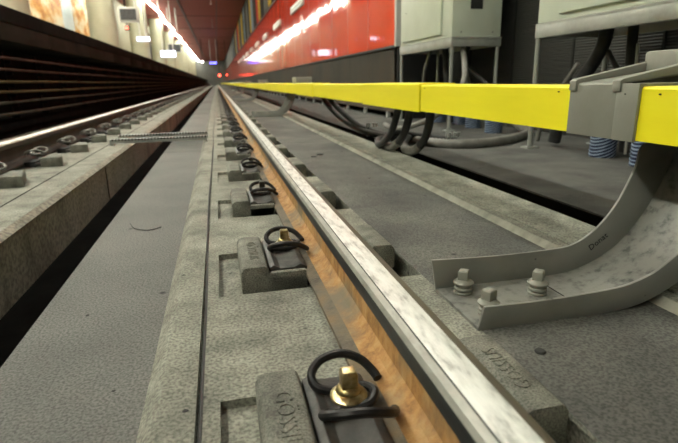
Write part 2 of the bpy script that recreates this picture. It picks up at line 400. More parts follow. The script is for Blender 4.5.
# ------------------------------------------------------------------ rail fasteners
def make_fastener(name, first_bolt, label, group, letters, kind='near'):
    """origin on the pit floor below the bolt; +x towards the rail. bolt is .0925 outside the rail centre"""
    r = empty(name, (0, 0, 0), label, 'rail fastener', group)
    b = MB()                                                     # cast shoulder block: raised back, lower seat towards the rail
    y0, y1 = -.150, .100
    if kind == 'square': b.prism([(-.125, 0), (-.002, 0), (-.002, .052), (-.010, .056), (-.120, .056), (-.125, .052)], y0, y1, 'y')
    else: b.prism([(-.125, 0), (.032, 0), (.032, .038), (-.054, .038), (-.062, .064), (-.070, .067), (-.110, .067), (-.118, .064), (-.125, .054)], y0, y1, 'y')
    # cheeks on both ends of the seat
    if kind != 'square': b.box(-.062, .031, y0, y0 + .018, 0, .048)
    if kind == 'square': b.v = [(x if (y < 0) == False or x > -.06 else x + .052, y if y > 0 else y + .045, z) for x, y, z in b.v]
    b.build('shoulder_block', M['block'], r, bevel=.0035)
    if letters:
        text_mesh('raised_lettering', letters, .036, .0010, M['block'], r, Matrix.Translation((-.0905, -.025, .0675)) @ Matrix.Rotation(-PI / 2, 4, 'Z'))
    b = MB()                                                     # angled guide plate with a rolled ridge against the foot
    prof = [(-.056, .040), (.036, .040), (.036, .049), (.020, .057), (.004, .050), (-.030, .050), (-.044, .060), (-.056, .054)]
    b.prism(prof if kind != 'square' else [(max(x, -.002), z - .03) for x, z in prof[:4]] + [(-.002, .022)], -.128, .088, 'y'); b.build('guide_plate', M['plate'], r, bevel=.002)
    b = MB().box(.032, .0915, -.13, .08, 0, .0312); b.build('rail_pad', M['pad'], r)
    DX = .030 if kind == 'square' else 0
    half = [(.054, .034, .055), (.050, .045, .060), (.034, .059, .073), (.006, .065, .082), (-.026, .059, .080), (-.044, .044, .070), (-.040, .028, .060), (-.020, .021, .056), (.006, .020, .056), (.026, .018, .059)]
    path = half + [(.037, 0, .061)] + [(x, -y, z) for x, y, z in half[::-1]]
    path = [(x + DX, y * 1.12 + .018, (z - .048) * 1.08 + .050 + (.016 if kind == 'square' else 0)) for x, y, z in path]
    b = MB().tube(catmull(path, 5), .0068, 9); b.build('tension_clamp', M['clamp' if kind != 'square' else 'clipgrey'], r)
    bm_ = M['brass'] if first_bolt else M['bolt']
    b = MB(); b.lathe([(.026, .062), (.0265, .066), (.022, .070), (.016, .072)], n=20)
    w = b.build('washer', bm_, r); w.location = (DX, .018, 0)
    b = MB(); b.lathe([(.008, .05), (.008, .070), (.0185, .0715), (.0175, .076), (.0135, .080)], n=20)
    b.lathe([(.0155, .078), (.0155, .100), (.0125, .104)], n=4)
    w = b.build('bolt', bm_, r, bevel=.0012); w.location = (DX, .018, 0)
    return r
def ordn(i): return NUM[i]
# inner side of the near rail
BX = RC - .0925
protos = {}
i0 = 0
for i in range(-1, 56):
    g = 'rail fasteners along the left side of the near rail'
    if i <= 1:
        letters = 'GÖSSIUS' if i >= 0 else None
        o = make_fastener('rail_fastener', i >= 0, '', g, letters)
    elif i == 2: o = make_fastener('rail_fastener', False, '', g, None); protos['near'] = o
    else: o = copy_tree(protos['near'])
    o.location = (BX, .57 + PITCH * i, ZPIT); o.rotation_euler.z = math.radians(random.uniform(-.4, .4))
    if i == -1: lab = 'rail fastener below the bottom edge of the view, left of the near rail'
    elif i == 0: lab = 'nearest rail fastener, golden square bolt in a black spring clamp, left of near rail'
    elif i == 1: lab = 'second nearest rail fastener left of near rail, golden bolt half hidden by black clamp'
    elif i < 16: lab = NUM[i] + ' rail fastener from the camera in the row left of the near rail, dark bolt'
    else: lab = 'tiny blurred rail fastener in the far stretch of the row left of the near rail'
    o['label'] = lab; o['category'] = 'rail fastener'; o['group'] = g if i < 16 else g + ', far stretch'
# outer side of the near rail
for i in range(-1, 36):
    g = 'rail fasteners along the right side of the near rail'
    if i == -1 or i == 0: o = make_fastener('rail_fastener', False, '', g, 'GÖSSIUS' if i == 0 else None)
    else: o = copy_tree(protos['near'])
    o.location = (RC + .0925 - .030, .57 + PITCH * i, ZPIT); o.rotation_euler.z = PI; o.scale = (1, .8, 1)
    if i == -1: lab = 'rail fastener below the bottom edge of the view, right of the near rail'
    elif i < 12: lab = (NUM[i] + ' rail fastener from the camera, behind the near rail head, dark block')
    else: lab = 'tiny rail fastener in the far stretch behind the near rail head'
    o['label'] = lab; o['category'] = 'rail fastener'; o['group'] = g if i < 12 else g + ', far stretch'
# inner side of the left rail
for i in range(-1, 56):
    g = 'rail fasteners along the right side of the left rail'
    if i == -1: o = protos['left'] = make_fastener('rail_fastener', False, '', g, None, 'square')
    else: o = copy_tree(protos['left'])
    o.location = (RL + .155, 2.78 + .66 * i, ZP + .001); o.rotation_euler.z = PI
    if i == -1: lab = 'rail fastener on the left plinth just outside the left edge of the view'
    elif i == 0: lab = 'nearest fastener of the left rail, square grey block cut by the left edge'
    elif i < 16: lab = NUM[i] + ' fastener from the left edge along the left rail, square grey block'
    else: lab = 'tiny blurred fastener in the far stretch of the left rail'
    o['label'] = lab; o['category'] = 'rail fastener'; o['group'] = g if i < 16 else g + ', far stretch'

# thin cable lying in the groove of the near plinth
pts = [(GX + .004 * math.sin(y * 2.1) + random.uniform(-.0012, .0012), y, ZP - .001) for y in [YB + .25 * k for k in range(int((30 - YB) / .25))]]
tag(MB().tube(pts, .0034, 6).build('cable', M['hose']), 'thin black cable lying in the groove along the near concrete plinth', 'cable')

# perforated cross channels bridging the gap
for k, (ya, yb) in enumerate(((4.36, 4.42), (4.72, 4.78))):
    b = MB()
    b.prism([(ya, -.1495), (yb, -.1495), (yb, -.118), (ya, -.118)], -.875, -.115, 'x')
    for j in range(30): b.box(-.86 + j * .025, -.86 + j * .025 + .014, ya - .002, yb + .002, -.128, -.115, 1)
    o = b.build('cable_channel', [M['cabframe'], M['clamp']])
    tag(o, ['nearer', 'farther'][k] + ' of two thin perforated metal channels bridging the dark gap between plinths', 'cable channel', 'metal channels across the gap')
    # its feet
    MB().box(-.875, -.845, ya - .006, yb + .006, ZP, -.149).build('foot', M['cabframe'], o)
    MB().box(-.130, -.110, ya - .006, yb + .006, ZP - .004, -.149).build('foot', M['cabframe'], o)

# ------------------------------------------------------------------ third rail brackets
def make_bracket(label, group, near):
    r = empty('rail_bracket', (0, 0, 0), label, 'bracket', group)
    Y0, Y1 = -.095, .105
    webp = [(.452, ZP), (.60, ZP), (.745, ZP), (.81, -.158), (.87, -.138), (.93, -.102), (.98, -.050), (1.02, .012), (1.05, .08), (1.075, .15), (1.085, .22), (1.088, .275)]
    tip = [(.440, -.088), (.60, -.094), (.755, -.092), (.810, -.083), (.855, -.058), (.890, -.024), (.918, .016), (.938, .058), (.954, .10), (.968, .148), (1.052, .17), (1.062, .275)]
    tipn = [(.464, -.117), (.60, -.119), (.740, -.114), (.80, -.105), (.855, -.084), (.905, -.046), (.945, .002), (.98, .055), (1.008, .11), (1.035, .160), (1.052, .20), (1.062, .275)]
    web = catmull([(x, 0, z) for x, z in webp], 4); tp = catmull([(x, 0, z) for x, z in tip], 4); tpn = catmull([(x, 0, z) for x, z in tipn], 4)
    n = len(web); T = .007
    def nrm(P, i):
        t = (P[min(i + 1, n - 1)] - P[max(i - 1, 0)]).normalized(); return Vector((-t.z, 0, t.x))
    # web sheet, with thickness towards the hollow side
    vs = []; fs = []
    for i in range(n):
        q = web[i] + nrm(web, i) * T
        for y, p in ((Y0, web[i]), (Y1, web[i]), (Y1, q), (Y0, q)): vs.append((p.x, y, p.z))
    for i in range(n - 1):
        for k in range(4): fs.append((i * 4 + k, i * 4 + (k + 1) % 4, i * 4 + 4 + (k + 1) % 4, i * 4 + 4 + k))
    fs += [(3, 2, 1, 0), tuple((n - 1) * 4 + k for k in range(4))]
    MB().add(vs, fs).build('web_plate', M['bracketweb'], r, smooth=40)
    for ya, yb in ((Y0 - .001, Y0 + .006), (Y1 - .006, Y1 + .001)):
        vs = []; fs = []; T_ = tpn if ya < 0 else tp
        for i in range(n):
            for y, p in ((ya, web[i]), (yb, web[i]), (yb, T_[i]), (ya, T_[i])): vs.append((p.x, y, p.z))
        for i in range(n - 1):
            for k in range(4): fs.append((i * 4 + k, i * 4 + (k + 1) % 4, i * 4 + 4 + (k + 1) % 4, i * 4 + 4 + k))
        fs += [(3, 2, 1, 0), tuple((n - 1) * 4 + k for k in range(4))]
        MB().add(vs, fs).build('flange', M['bracket'], r, bevel=.0012, smooth=40)
    b = MB().box(1.070, 1.30, -.11, .245, .283, .362); b.build('clamp_head', M['joint'], r, bevel=.008)
    for (x, y) in ((.500, .062), (.655, .015), (.500, -.048)):
        b = MB(); b.lathe([(.0205, 0), (.021, .005), (.0165, .0065), (.0165, .0085), (.0205, .010), (.0205, .0145), (.0165, .016), (.0175, .0175), (.0175, .022), (.0225, .0235), (.0225, .027), (.0150, .033), (.012, .034)], (0, 0, 0), 20)
        b.lathe([(.0155, .030), (.0155, .052), (.0125, .055)], n=4)
        o = b.build('bolt', M['joint'], r, bevel=.001); o.location = (x, y, ZP + T); o.rotation_euler.z = random.uniform(.3, .9)
    if near:
        MB().box(.700, .702, Y0 + .01, Y1 - .01, ZP + T, ZP + T + .0012).build('seam', M['black'], r)
        b = MB(); b.lathe([(.008, 0), (.008, .001)], (.775, -.035, ZP + .0115), 12); b.build('hole', M['black'], r)
        text_mesh('marker_writing', 'Donat', .022, .0004, M['black'], r,
                  Matrix.Translation((.872, Y1 - .0068, -.084)) @ Matrix.Rotation(math.radians(-36), 4, 'Y') @ Matrix.Rotation(PI / 2, 4, 'X'))
    return r
ybr = [.885 + 6.35 * k for k in range(15)]
bp_ = None
for k, y in enumerate(ybr):
    lab = ['large grey curved steel bracket bolted to the slab, under the yellow cover',
           'second curved bracket under the yellow cover, seen as a dark hook beyond the hoses', 'third curved bracket under the yellow cover, small dark hook',
           'fourth curved bracket under the yellow cover, tiny dark hook'][k] if k < 4 else 'tiny far curved bracket under the vanishing yellow cover'
    if k == 0: o = make_bracket(lab, None, True)
    elif k == 1: o = bp_ = make_bracket(lab, None, False)
    else: o = copy_tree(bp_)
    o['label'] = lab; o['group'] = 'curved brackets under the yellow cover' if k < 4 else 'far curved brackets under the yellow cover'
    o.location = (0, y, .0005 if k else 0)

# ------------------------------------------------------------------ conductor rail and its yellow covers
b = MB().prism([(.925, .190), (1.005, .190), (1.005, .225), (.985, .235), (.975, .255), (.925, .255)], YB, YE, 'y')
tag(b.build('conductor_rail', M['black']), 'dark power rail running inside the yellow cover on the right', 'power rail')
def cover_prof(x0=.880, x1=1.052, z0=.166, z1=.281, t=.006, grow=0):
    x0 -= grow; z1 += grow; x1 += grow; z0 -= grow
    return [(x0, z0), (x0 + t, z0), (x0 + t, z1 - t), (x1 - t, z1 - t), (x1 - t, z0 + .03), (x1, z0 + .03), (x1, z1 - .012), (x1 - .012, z1), (x0 + .005, z1), (x0, z1 - .006)]
segs = [(-.9, .923), (1.145, 2.152), (2.157, 3.075), (3.081, 4.797), (4.803, 5.787), (5.793, 7.30)]
y = 7.303
while y < YE - 3:
    segs.append((y, y + (2.4 if len(segs) % 2 else 3.4))); y = segs[-1][1] + .012
clabs = ['yellow cover section right of the grey joint, cut by the right edge', 'long bright yellow cover section left of the grey joint', 'second yellow cover section left of the grey joint, slightly raised, above the hoses',
         'third yellow cover section left of the grey joint', 'fourth short yellow cover section left of the grey joint', 'fifth yellow cover section left of the grey joint']
for k, (a, c) in enumerate(segs):
    b = MB(); b.prism(cover_prof(grow=.005 if k in (2, 4) else (.0015 if k > 5 and k % 3 == 0 else 0)), a, c, 'y')
    o = b.build('rail_cover', M['cover'])
    if k < 6: tag(o, clabs[k], 'rail cover', 'yellow power rail covers')
    else: tag(o, 'small far section of the yellow cover receding to the vanishing point', 'rail cover', 'far yellow power rail covers')
    if k in (1, 2, 0):
        b = MB()
        for yy in (a + .05, c - .05):
            b.box(.876, .881, yy - .0015, yy + .0015, .264, .267)
        b.build('rivet', M['black'], o)
# grey joint
r = empty('cover_joint', (.97, 1.03, .166), 'grey plastic joint piece with raised sloping ribs between two yellow cover sections', 'cover joint')
def jp(b, *a, **k): return b
def child_build(b, name, mat, parent, **k):
    o = b.build(name, mat, parent, **k); o.matrix_parent_inverse = Matrix.Translation(parent.location).inverted(); return o
top = [(.874, .163), (.880, .163), (.880, .277), (1.06, .277), (1.06, .20), (1.067, .20)]
b = MB(); b.prism([(.874, .163), (.880, .163), (.880, .280), (1.075, .306), (1.075, .20), (1.082, .20), (1.082, .314), (.877, .288), (.874, .284)], .985, 1.144, 'y')
child_build(b, 'joint_shell', M['joint'], r, bevel=.001)
b = MB(); b.prism([(.872, .163), (.880, .163), (.880, .279), (1.06, .279), (1.06, .20), (1.068, .20), (1.068, .287), (.872, .287)], .922, .985, 'y')
lap = child_build(b, 'lap_flange', M['joint'], r, bevel=.001)
b = MB().box(.8705, .8725, .957, .960, .263, .266); child_build(b, 'rivet', M['black'], r)
for ya, yb in ((.972, .996), (1.118, 1.142)):
    b = MB(); b.prism([(.868, .270), (.868, .293), (.874, .297), (1.090, .338), (1.180, .338), (1.180, .325), (1.085, .312), (.880, .286), (.876, .270)][::-1], ya, yb, 'y')
    child_build(b, 'rib', M['joint'], r, bevel=.0015)

# ------------------------------------------------------------------ hoses by the power rail
def hose(path, r, mat, label, n=10, k=6, cat='hose', grp=None, rib=None, name='hose'):
    o = MB().tube(catmull(path, k), r, n, rib=rib).build(name, mat, smooth=60); tag(o, label, cat, grp); return o
hose([(1.02, 2.66, .24), (1.05, 2.72, .13), (1.06, 2.84, -.01), (1.07, 3.05, -.105), (1.09, 3.25, -.125), (1.14, 3.42, -.10), (1.24, 3.50, -.07), (1.42, 3.52, -.10), (1.7, 3.4, -.143)], .024, M['hose'], 'leftmost black hose loop hanging from the yellow cover to the floor')
hose([(1.00, 2.78, .24), (1.02, 2.84, .13), (1.03, 2.98, -.01), (1.04, 3.16, -.09), (1.06, 3.34, -.125), (1.12, 3.50, -.11), (1.28, 3.62, -.115), (1.36, 3.9, -.14)], .022, M['hose'], 'middle black hose of the loops hanging below the yellow cover')
hose([(1.05, 2.46, .24), (1.08, 2.50, .13), (1.10, 2.60, 0), (1.12, 2.80, -.10), (1.14, 3.02, -.125), (1.20, 3.20, -.115), (1.30, 3.40, -.10), (1.42, 3.66, -.13), (1.5, 3.95, -.142)], .023, M['hose'], 'rightmost black hose loop under the yellow cover with grey lower end')
# grey sleeves slipped over the lowest bends (each its own thing)
for p, lab in (([(1.064, 2.93, -.065), (1.07, 3.05, -.105), (1.078, 3.15, -.121), (1.09, 3.25, -.125)], 'grey sleeve at the lowest bend of the left hose loop'),
               ([(1.113, 2.70, -.06), (1.12, 2.80, -.10), (1.13, 2.91, -.121), (1.14, 3.02, -.125), (1.165, 3.10, -.119)], 'grey sleeve at the lowest bend of the rightmost hose loop')):
    hose(p, .027, M['greyhose'], lab, grp='grey hose sleeves', name='hose_sleeve', cat='hose sleeve')
hose([(1.00, 5.05, .24), (1.01, 4.98, .14), (1.06, 4.72, .02), (1.15, 4.50, -.08), (1.24, 4.2, -.13), (1.30, 3.95, -.14), (1.33, 3.75, -.14)], .024, M['hose'], 'left black hose of the pair sweeping down from the cover to the clamp')
hose([(1.00, 4.75, .24), (1.02, 4.70, .14), (1.10, 4.50, .02), (1.20, 4.36, -.08), (1.30, 4.12, -.13), (1.37, 3.9, -.14), (1.42, 3.72, -.14)], .024, M['hose'], 'right black hose of the pair sweeping down from the cover to the clamp')
hose([(1.33, 3.80, -.135), (1.42, 3.48, -.137), (1.54, 3.24, -.137), (1.74, 3.18, -.137), (1.97, 3.26, -.137), (2.22, 3.44, -.137), (2.47, 3.70, -.137), (2.56, 4.0, -.10), (2.58, 4.2, .0)], .033, M['greyhose'], 'grey corrugated hose curving across the floor below the cabinets', n=12, k=16, rib=.12)
hose([(1.66, 5.0, -.14), (1.60, 4.6, -.14), (1.62, 4.2, -.10), (1.74, 3.95, .0), (1.86, 3.86, .14), (1.95, 3.85, .3), (2.2, 4.4, .55)], .024, M['greyhose'], 'grey hose rising from the floor behind the black loops to the left cabinet')
for k, (x, y, lab) in enumerate(((1.27, 4.22, 'small steel hose clamp with wing bolts holding the black hose pair on the floor'), (1.56, 3.24, 'small steel hose clamp with wing bolts on the corrugated hose'))):
    r = empty('hose_clamp', (x, y, ZP), lab, 'hose clamp', 'hose clamps')
    MB().box(-.035, .035, -.012, .012, 0, .006).build('base', M['cabframe'], r)
    MB().box(-.036, -.030, -.010, .010, 0, .11).build('strap', M['cabframe'], r)
    MB().box(-.036, .05, -.010, .010, .072, .078).build('strap', M['cabframe'], r)
    for xx in (-.01, .03, .055):
        MB().lathe([(.007, .078), (.007, .096), (.014, .098), (.014, .108)], (xx, 0, 0), 8).build('wing_bolt', M['cabframe'], r)

# ------------------------------------------------------------------ right wall
Y5 = 5.93
b = MB().box(WX, WX + .25, Y5, YE, .70, ZC)
wr = struct(b.build('wall_right', M['red']))
b = MB()
y = Y5; 
while y < 70:
    y += 1.14; b.box(WX - .002, WX + .01, y, y + .010, .72, 2.80)
struct(b.build('trim_6', simple('seam red', (.30, .025, .012), .3)))
b = MB().box(WX - .012, WX + .2, Y5, YE, .672, .70)
struct(b.build('trim_7', M['black']))
b = MB()
y = Y5
while y < YE - 2:
    b.box(WX + .02, WX + .2, y + .004, y + 1.136, -.055, .672); y += 1.14
struct(b.build('baseboard_right', M['dado']))
b = MB().box(WX - .01, WX + .2, Y5, YE, -.085, -.035)
struct(b.build('trim_8', M['brownedge']))
b = MB().box(WX + .22, WX + .5, Y5, YE, ZP, .7); struct(b.build('wall_right', M['dirt_shade']))
b = MB().box(WX - .02, WX + .1, Y5 - .06, Y5, .68, ZC); struct(b.build('trim_9', M['postwhite']))
# short posts under the dado
b0 = MB().box(-.02, .02, -.03, .03, 0, .085).build('wall_post', M['postwhite'], bevel=.003)
for k in range(16):
    o = b0 if k == 0 else b0.copy()
    if k: COL.objects.link(o)
    o.location = (WX + .02, 6.25 + 1.05 * k, ZP)
    lab = (['nearest', 'second', 'third', 'fourth', 'fifth', 'sixth'][k] + ' short white post under the brown wall ledge, counted from the cabinets') if k < 6 else 'tiny far white post under the brown wall ledge'
    tag(o, lab, 'post', 'short white posts under the wall ledge' if k < 6 else 'far short white posts')
# white plates on the red wall
y = 12.2
plate0 = None
for k in range(9):
    if k == 0:
        o = MB().box(-.05, 0, 0, 1.9, -.085, .085).build('wall_plate', M['white'], bevel=.004)
        b = MB().box(-.053, -.0495, .12, 1.78, -.012, .012).build('line', M['joint'], o); plate0 = o
    else: o = copy_tree(plate0)
    o.location = (WX - .001, y, 2.08); y += 4.3
    tag(o, (['nearest and largest', 'second', 'third', 'fourth', 'fifth'][k] + ' white plate in the row on the upper red wall') if k < 5 else 'tiny far white plate on the upper red wall', 'wall plate', 'white plates on the red wall' if k < 5 else 'far white plates on the red wall')
# framed upper strip: posts of yellow, blue grey and dark above the red band
b = MB().box(WX - .03, WX, 13, YE, 2.84, ZC)
struct(b.build('wall_right', M['dado']))
cols = [('yellow', simple('ochre panel', (.36, .24, .03), .9, spec=.05)), ('pale blue', simple('pale blue panel', (.16, .21, .25), .9, spec=.05)), ('dark', simple('dark panel', (.035, .027, .022), .9, spec=.05)), ('grey', simple('grey panel', (.09, .09, .08), .9, spec=.05)), ('red', simple('red strip', (.35, .04, .025), .9, spec=.05))]
y = 14.5; k = 0; seq = [2, 1, 2, 0, 3, 2, 0, 4, 2, 1, 0, 2, 3]
while y < 60:
    cname, cm = cols[seq[k % len(seq)]]; w = [1.5, 1.0, .7, .8][k % 4] * (1 + y / 60)
    o = MB().box(WX - .07, WX - .031, y, y + w * .8, 2.90, ZC - .05).build('upper_panel', cm)
    if k < 10: tag(o, NUM[k] + ' tall ' + cname + ' panel above the red wall band, counted from the near end', 'wall panel', 'tall coloured panels above the red wall')
    else: tag(o, 'far blurred tall ' + cname + ' panel above the red wall band', 'wall panel', 'far tall ' + cname + ' panels')
    y += w; k += 1
# dark niche with cabinets
b = MB().box(2.75, 2.95, YB, Y5 + .2, ZP, ZC); struct(b.build('wall_right', M['ribbed']))
b = MB()
for yy in (1.9, 2.75, 3.6, 4.45, 5.3): b.box(2.742, 2.751, yy, yy + .02, ZP, 3)
struct(b.build('trim_10', M['black']))
b = MB().box(WX + .02, 2.8, Y5 - .02, Y5 + .1, ZP, ZC); struct(b.build('trim_11', M['black']))

def cabinet(name, x0, x1, y0, y1, zb, zt, label, doors, window):
    r = empty(name, (0, 0, 0), label, 'electrical cabinet')
    MB().box(x0, x1, y0, y1, zb + .012, zt).build('body', M['cabinet'], r, bevel=.006)
    for (a, c, h) in doors:
        d = MB().box(x0 - .022, x0 - .001, a, c, zb + .045, zt - .04).build('door', M['cabinet'], r, bevel=.004)
        MB().lathe([(.006, 0), (.006, .003)], (0, 0, 0), 8).build('lock', M['black'], d).matrix_local = Matrix.Translation((x0 - .022, c - .1, zb + .33)) @ Matrix.Rotation(-PI / 2, 4, 'Y')
    f = MB()
    t = .035; g = x0 - .006
    f.box(g, g + .006, y0 - .01, y1 + .01, zb - .075, zb); f.box(g, g + t, y0 - .01, y1 + .01, zb - .006, zb + .010); f.box(g, g + t, y0 - .01, y1 + .01, zb - .078, zb - .070)
    f.box(x0, x1 + .005, y0 - .012, y0 - .004, zb - .07, zb - .002); f.box(x0, x1 + .005, y0 - .016, y0 + .02, zb - .006, zb + .010)
    f.box(x0, x1 + .005, y1 - .004, y1 + .008, zb - .07, zb - .002); f.box(x1 - .01, x1, y0, y1, zb - .07, zb)
    f.build('frame', M['cabframe'], r, bevel=.0015)
    for xx in (x0 + .012, x1 - .02):
        for yy in (y0 + .008, y1 - .008):
            l = MB().lathe([(.017, ZP + .008), (.017, zb - .07)], (xx, yy, 0), 12)
            l.box(xx - .045, xx + .045, yy - .04, yy + .04, ZP, ZP + .010)
            l.lathe([(.008, ZP + .01), (.008, ZP + .022)], (xx - .033, yy - .028, 0), 6); l.lathe([(.008, ZP + .01), (.008, ZP + .022)], (xx + .033, yy + .028, 0), 6)
            l.build('leg', M['cabframe'], r)
    for (yy) in (y0 + .04, y1 - .04):
        for zz in (zb + .04, zb + .10):
            pass
    for j in range(3):
        pass
    b = MB()
    for xx in (x0 + .04, (x0 + x1) / 2, x1 - .06): b.lathe([(.007, 0), (.004, .005)], (0, 0, 0), 8)
    if window:
        MB().box(*window[:2], y0 - .004, y0 + .002, *window[2:]).build('window', M['black'], r)
    for xx in (x0 + .09, x1 - .08):
        o = MB().lathe([(.006, 0), (.004, .005)], (0, 0, 0), 8).build('screw', M['black'], r)
        o.matrix_local = Matrix.Translation((xx, y0 - .001, zb + .05)) @ Matrix.Rotation(PI / 2, 4, 'X')
    return r
cabinet('electrical_cabinet', 2.045, 2.52, 4.32, 5.62, .645, 2.3, 'pale grey green electrical cabinet on a steel frame beside the red wall', [(4.52, 5.50, 0)], (2.215, 2.33, .885, 1.06))
cabinet('electrical_cabinet', 2.045, 2.60, .95, 3.06, .62, 2.3, 'larger pale cabinet on a steel frame at the upper right corner of the view', [(2.19, 2.83, 0), (1.2, 2.16, 0)], None)
# cables below the cabinets
for k, (p, rr, m, lab) in enumerate([
    ([(2.30, 5.0, .62), (2.33, 5.0, .3), (2.38, 4.96, ZP + .02)], .03, 'hose', 'thick dark cable dropping under the left cabinet, rear one'),
    ([(2.20, 5.1, .62), (2.16, 5.2, .35), (2.24, 5.35, 0), (2.36, 5.4, ZP + .02)], .016, 'greyhose', 'thin grey cable curving under the left cabinet'),
    ([(2.36, 4.6, .62), (2.30, 4.5, .42), (2.42, 4.3, .22), (2.36, 4.1, .0), (2.36, 4.02, ZP + .02)], .020, 'hose', 'bent black cable under the right side of the left cabinet'),
    ([(2.42, 4.85, .62), (2.44, 4.75, .3), (2.43, 4.52, ZP + .03)], .018, 'greyhose', 'straight grey cable behind the legs of the left cabinet'),
    ([(2.32, 2.76, .58), (2.31, 2.77, .48), (2.30, 2.84, .36), (2.28, 2.93, .24), (2.26, 3.02, .08), (2.25, 3.06, ZP + .03)], .042, 'hose', 'thick black cable bundle slanting below the right cabinet'),
    ([(2.33, 2.74, .44), (2.30, 2.66, .385), (2.30, 2.58, .30), (2.30, 2.48, .16), (2.30, 2.42, ZP + .02)], .016, 'hose', 'thin black cable branching right below the right cabinet'),
    ([(2.24, 2.88, .38), (2.22, 2.96, .27), (2.20, 3.03, .15), (2.18, 3.12, -.02), (2.18, 3.15, ZP + .03)], .015, 'greyhose', 'grey pipe slanting down left below the right cabinet'),
    ([(2.38, 2.62, .58), (2.37, 2.60, .40), (2.36, 2.56, .1), (2.36, 2.55, ZP + .02)], .030, 'hose', 'black cable hanging near the right edge below the right cabinet'),
    ([(2.30, 2.485, .47), (2.30, 2.475, .30), (2.30, 2.47, ZP + .02)], .009, 'cabframe', 'thin bright metal pipe standing below the right cabinet')]):
    hose(p, rr, M[m], lab, cat='cable', grp=None, name='cable')
# blue spiral conduit stubs coming out of the floor
cb = [(2.39, 5.29), (2.47, 4.96), (2.40, 4.52), (2.34, 4.03), (2.22, 2.56), (2.18, 2.20)]
cl = ['farthest left blue striped conduit stub on the floor below the left cabinet', 'second blue striped conduit stub from the left', 'third blue striped conduit stub from the left', 'fourth blue striped conduit stub from the left, right of the left cabinet legs',
      'blue and white striped conduit stub on the floor under the grey joint', 'rightmost blue and white striped conduit stub, beside the curved bracket']
for k, (x, y) in enumerate(cb):
    b = MB(); prof = []
    for j in range(13): prof.append((.072 + (.004 if j % 2 else 0), .012 * j))
    prof += [(.064, .146), (.050, .150)]
    b.lathe(prof, (0, 0, 0), 20)
    o = b.build('conduit_stub', M['conduit'], smooth=60); o.location = (x, y, ZP); tag(o, cl[k], 'conduit', 'blue striped conduit stubs')

# ------------------------------------------------------------------ platform on the left
b = MB()
b.box(-6, -1.905, YB, YE, .93, 1.05); struct(b.build('floor', M['platfloor']))
b = MB()
b.prism([(-1.90, .905), (-1.895, .915), (-1.895, 1.045), (-1.90, 1.052), (-2.4, 1.052), (-2.4, .905)], YB, YE, 'y'); struct(b.build('trim_12', M['nosing'], bevel=0))
b = MB(); y = YB
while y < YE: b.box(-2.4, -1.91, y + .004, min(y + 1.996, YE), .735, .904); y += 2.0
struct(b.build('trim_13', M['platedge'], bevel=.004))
b = MB().box(-2.5, -2.4, YB, YE, -.62, .93); struct(b.build('wall_left', M['dirt_shade']))
# cable rack under the platform edge
zs = [(.585, 'cabred'), (.475, 'cabred'), (.36, 'cabyel'), (.262, 'cabyel'), (.162, 'cabgrey'), (.05, 'cabgrey')]
nm = ['topmost', 'second from the top', 'third from the top', 'fourth from the top', 'fifth from the top', 'lowest']
for (z, m), n_ in zip(zs, nm):
    pts = [(-2.0, y, z + .0025 * math.sin(y * 1.3 + z * 30)) for y in [YB + .5 * k for k in range(254)]]
    b = MB().tube(pts, .014, 8)
    tag(b.build('wall_cable', M[m], smooth=60), {'cabred': 'reddish brown', 'cabyel': 'ochre', 'cabgrey': 'dusty grey'}[m] + ' long cable under the platform edge, ' + n_ + ' of six', 'cable', 'long cables under the platform edge')
rk = None
for k in range(60):
    if k == 0:
        b = MB().box(-.015, .0, -.02, .02, -.0, .66)
        rk = o = b.build('cable_rack', M['nosing'])
        for z, _ in zs: MB().box(0, .06, -.012, .012, z - .03 - .02, z - .03 - .005 + .01).build('hook', M['nosing'], o)
    else: o = copy_tree(rk)
    o.location = (-2.06, 4.0 + .95 * k, 0.0)
    tag(o, (NUM[k] + ' dark upright rack post holding the cables under the platform, from the left edge') if k < 12 else 'far dark upright rack post under the platform edge', 'cable rack', 'upright posts of the cable rack' if k < 12 else 'far upright posts of the cable rack')

# pillars
pp = None
for k in range(10):
    if k == 0: pp = o = MB().lathe([(.5, 0), (.5, ZC - 1.052)], n=40).build('pillar', M['pillar'], smooth=40)
    else: o = pp.copy(); COL.objects.link(o)
    o.location = (-4.07, 12.06 + 10.03 * k, 1.052)
    tag(o, ['cream round pillar at the upper left corner of the view', 'large cream round pillar right of the orange wall panel, beside the hanging screen', 'third cream pillar, beyond the hanging screen', 'fourth cream pillar in the blurred platform row'][k] if k < 4 else 'far blurred cream pillar on the platform', 'pillar', 'cream platform pillars' if k < 4 else 'far cream platform pillars')
# platform wall
b = MB().box(-5.6, -5.2, YB, YE, 1.05, ZC); struct(b.build('wall_left', M['cream']))
def wp(y0, y1, m, lab, cat='wall panel', nme='marbled_panel', g=None):
    tag(MB().box(-5.198, -5.15, y0, y1, 1.054, 4.4).build(nme, M[m], bevel=.01), lab, cat, g)
wp(15.5, 20.9, 'mosaic', 'orange marbled wall panel left of the pale blue strip', g='orange marbled wall panels')
wp(20.95, 22.4, 'blueish', 'pale blue vertical strip between two orange wall panels', nme='blue_strip')
wp(22.45, 29, 'mosaic', 'orange marbled wall panel right of the pale blue strip, beside the pillar', g='orange marbled wall panels')
for k, (a, c, m) in enumerate([(37, 39, 'dado'), (45, 48, 'dado'), (55, 58, 'blueish'), (66, 70, 'dado')]):
    wp(a, c, m, ['narrow brown recess strip on the far platform wall, nearest', 'second brown strip on the far platform wall', 'pale blue strip on the far platform wall near the lit sign', 'farthest brown strip on the platform wall'][k], nme='wall_strip')

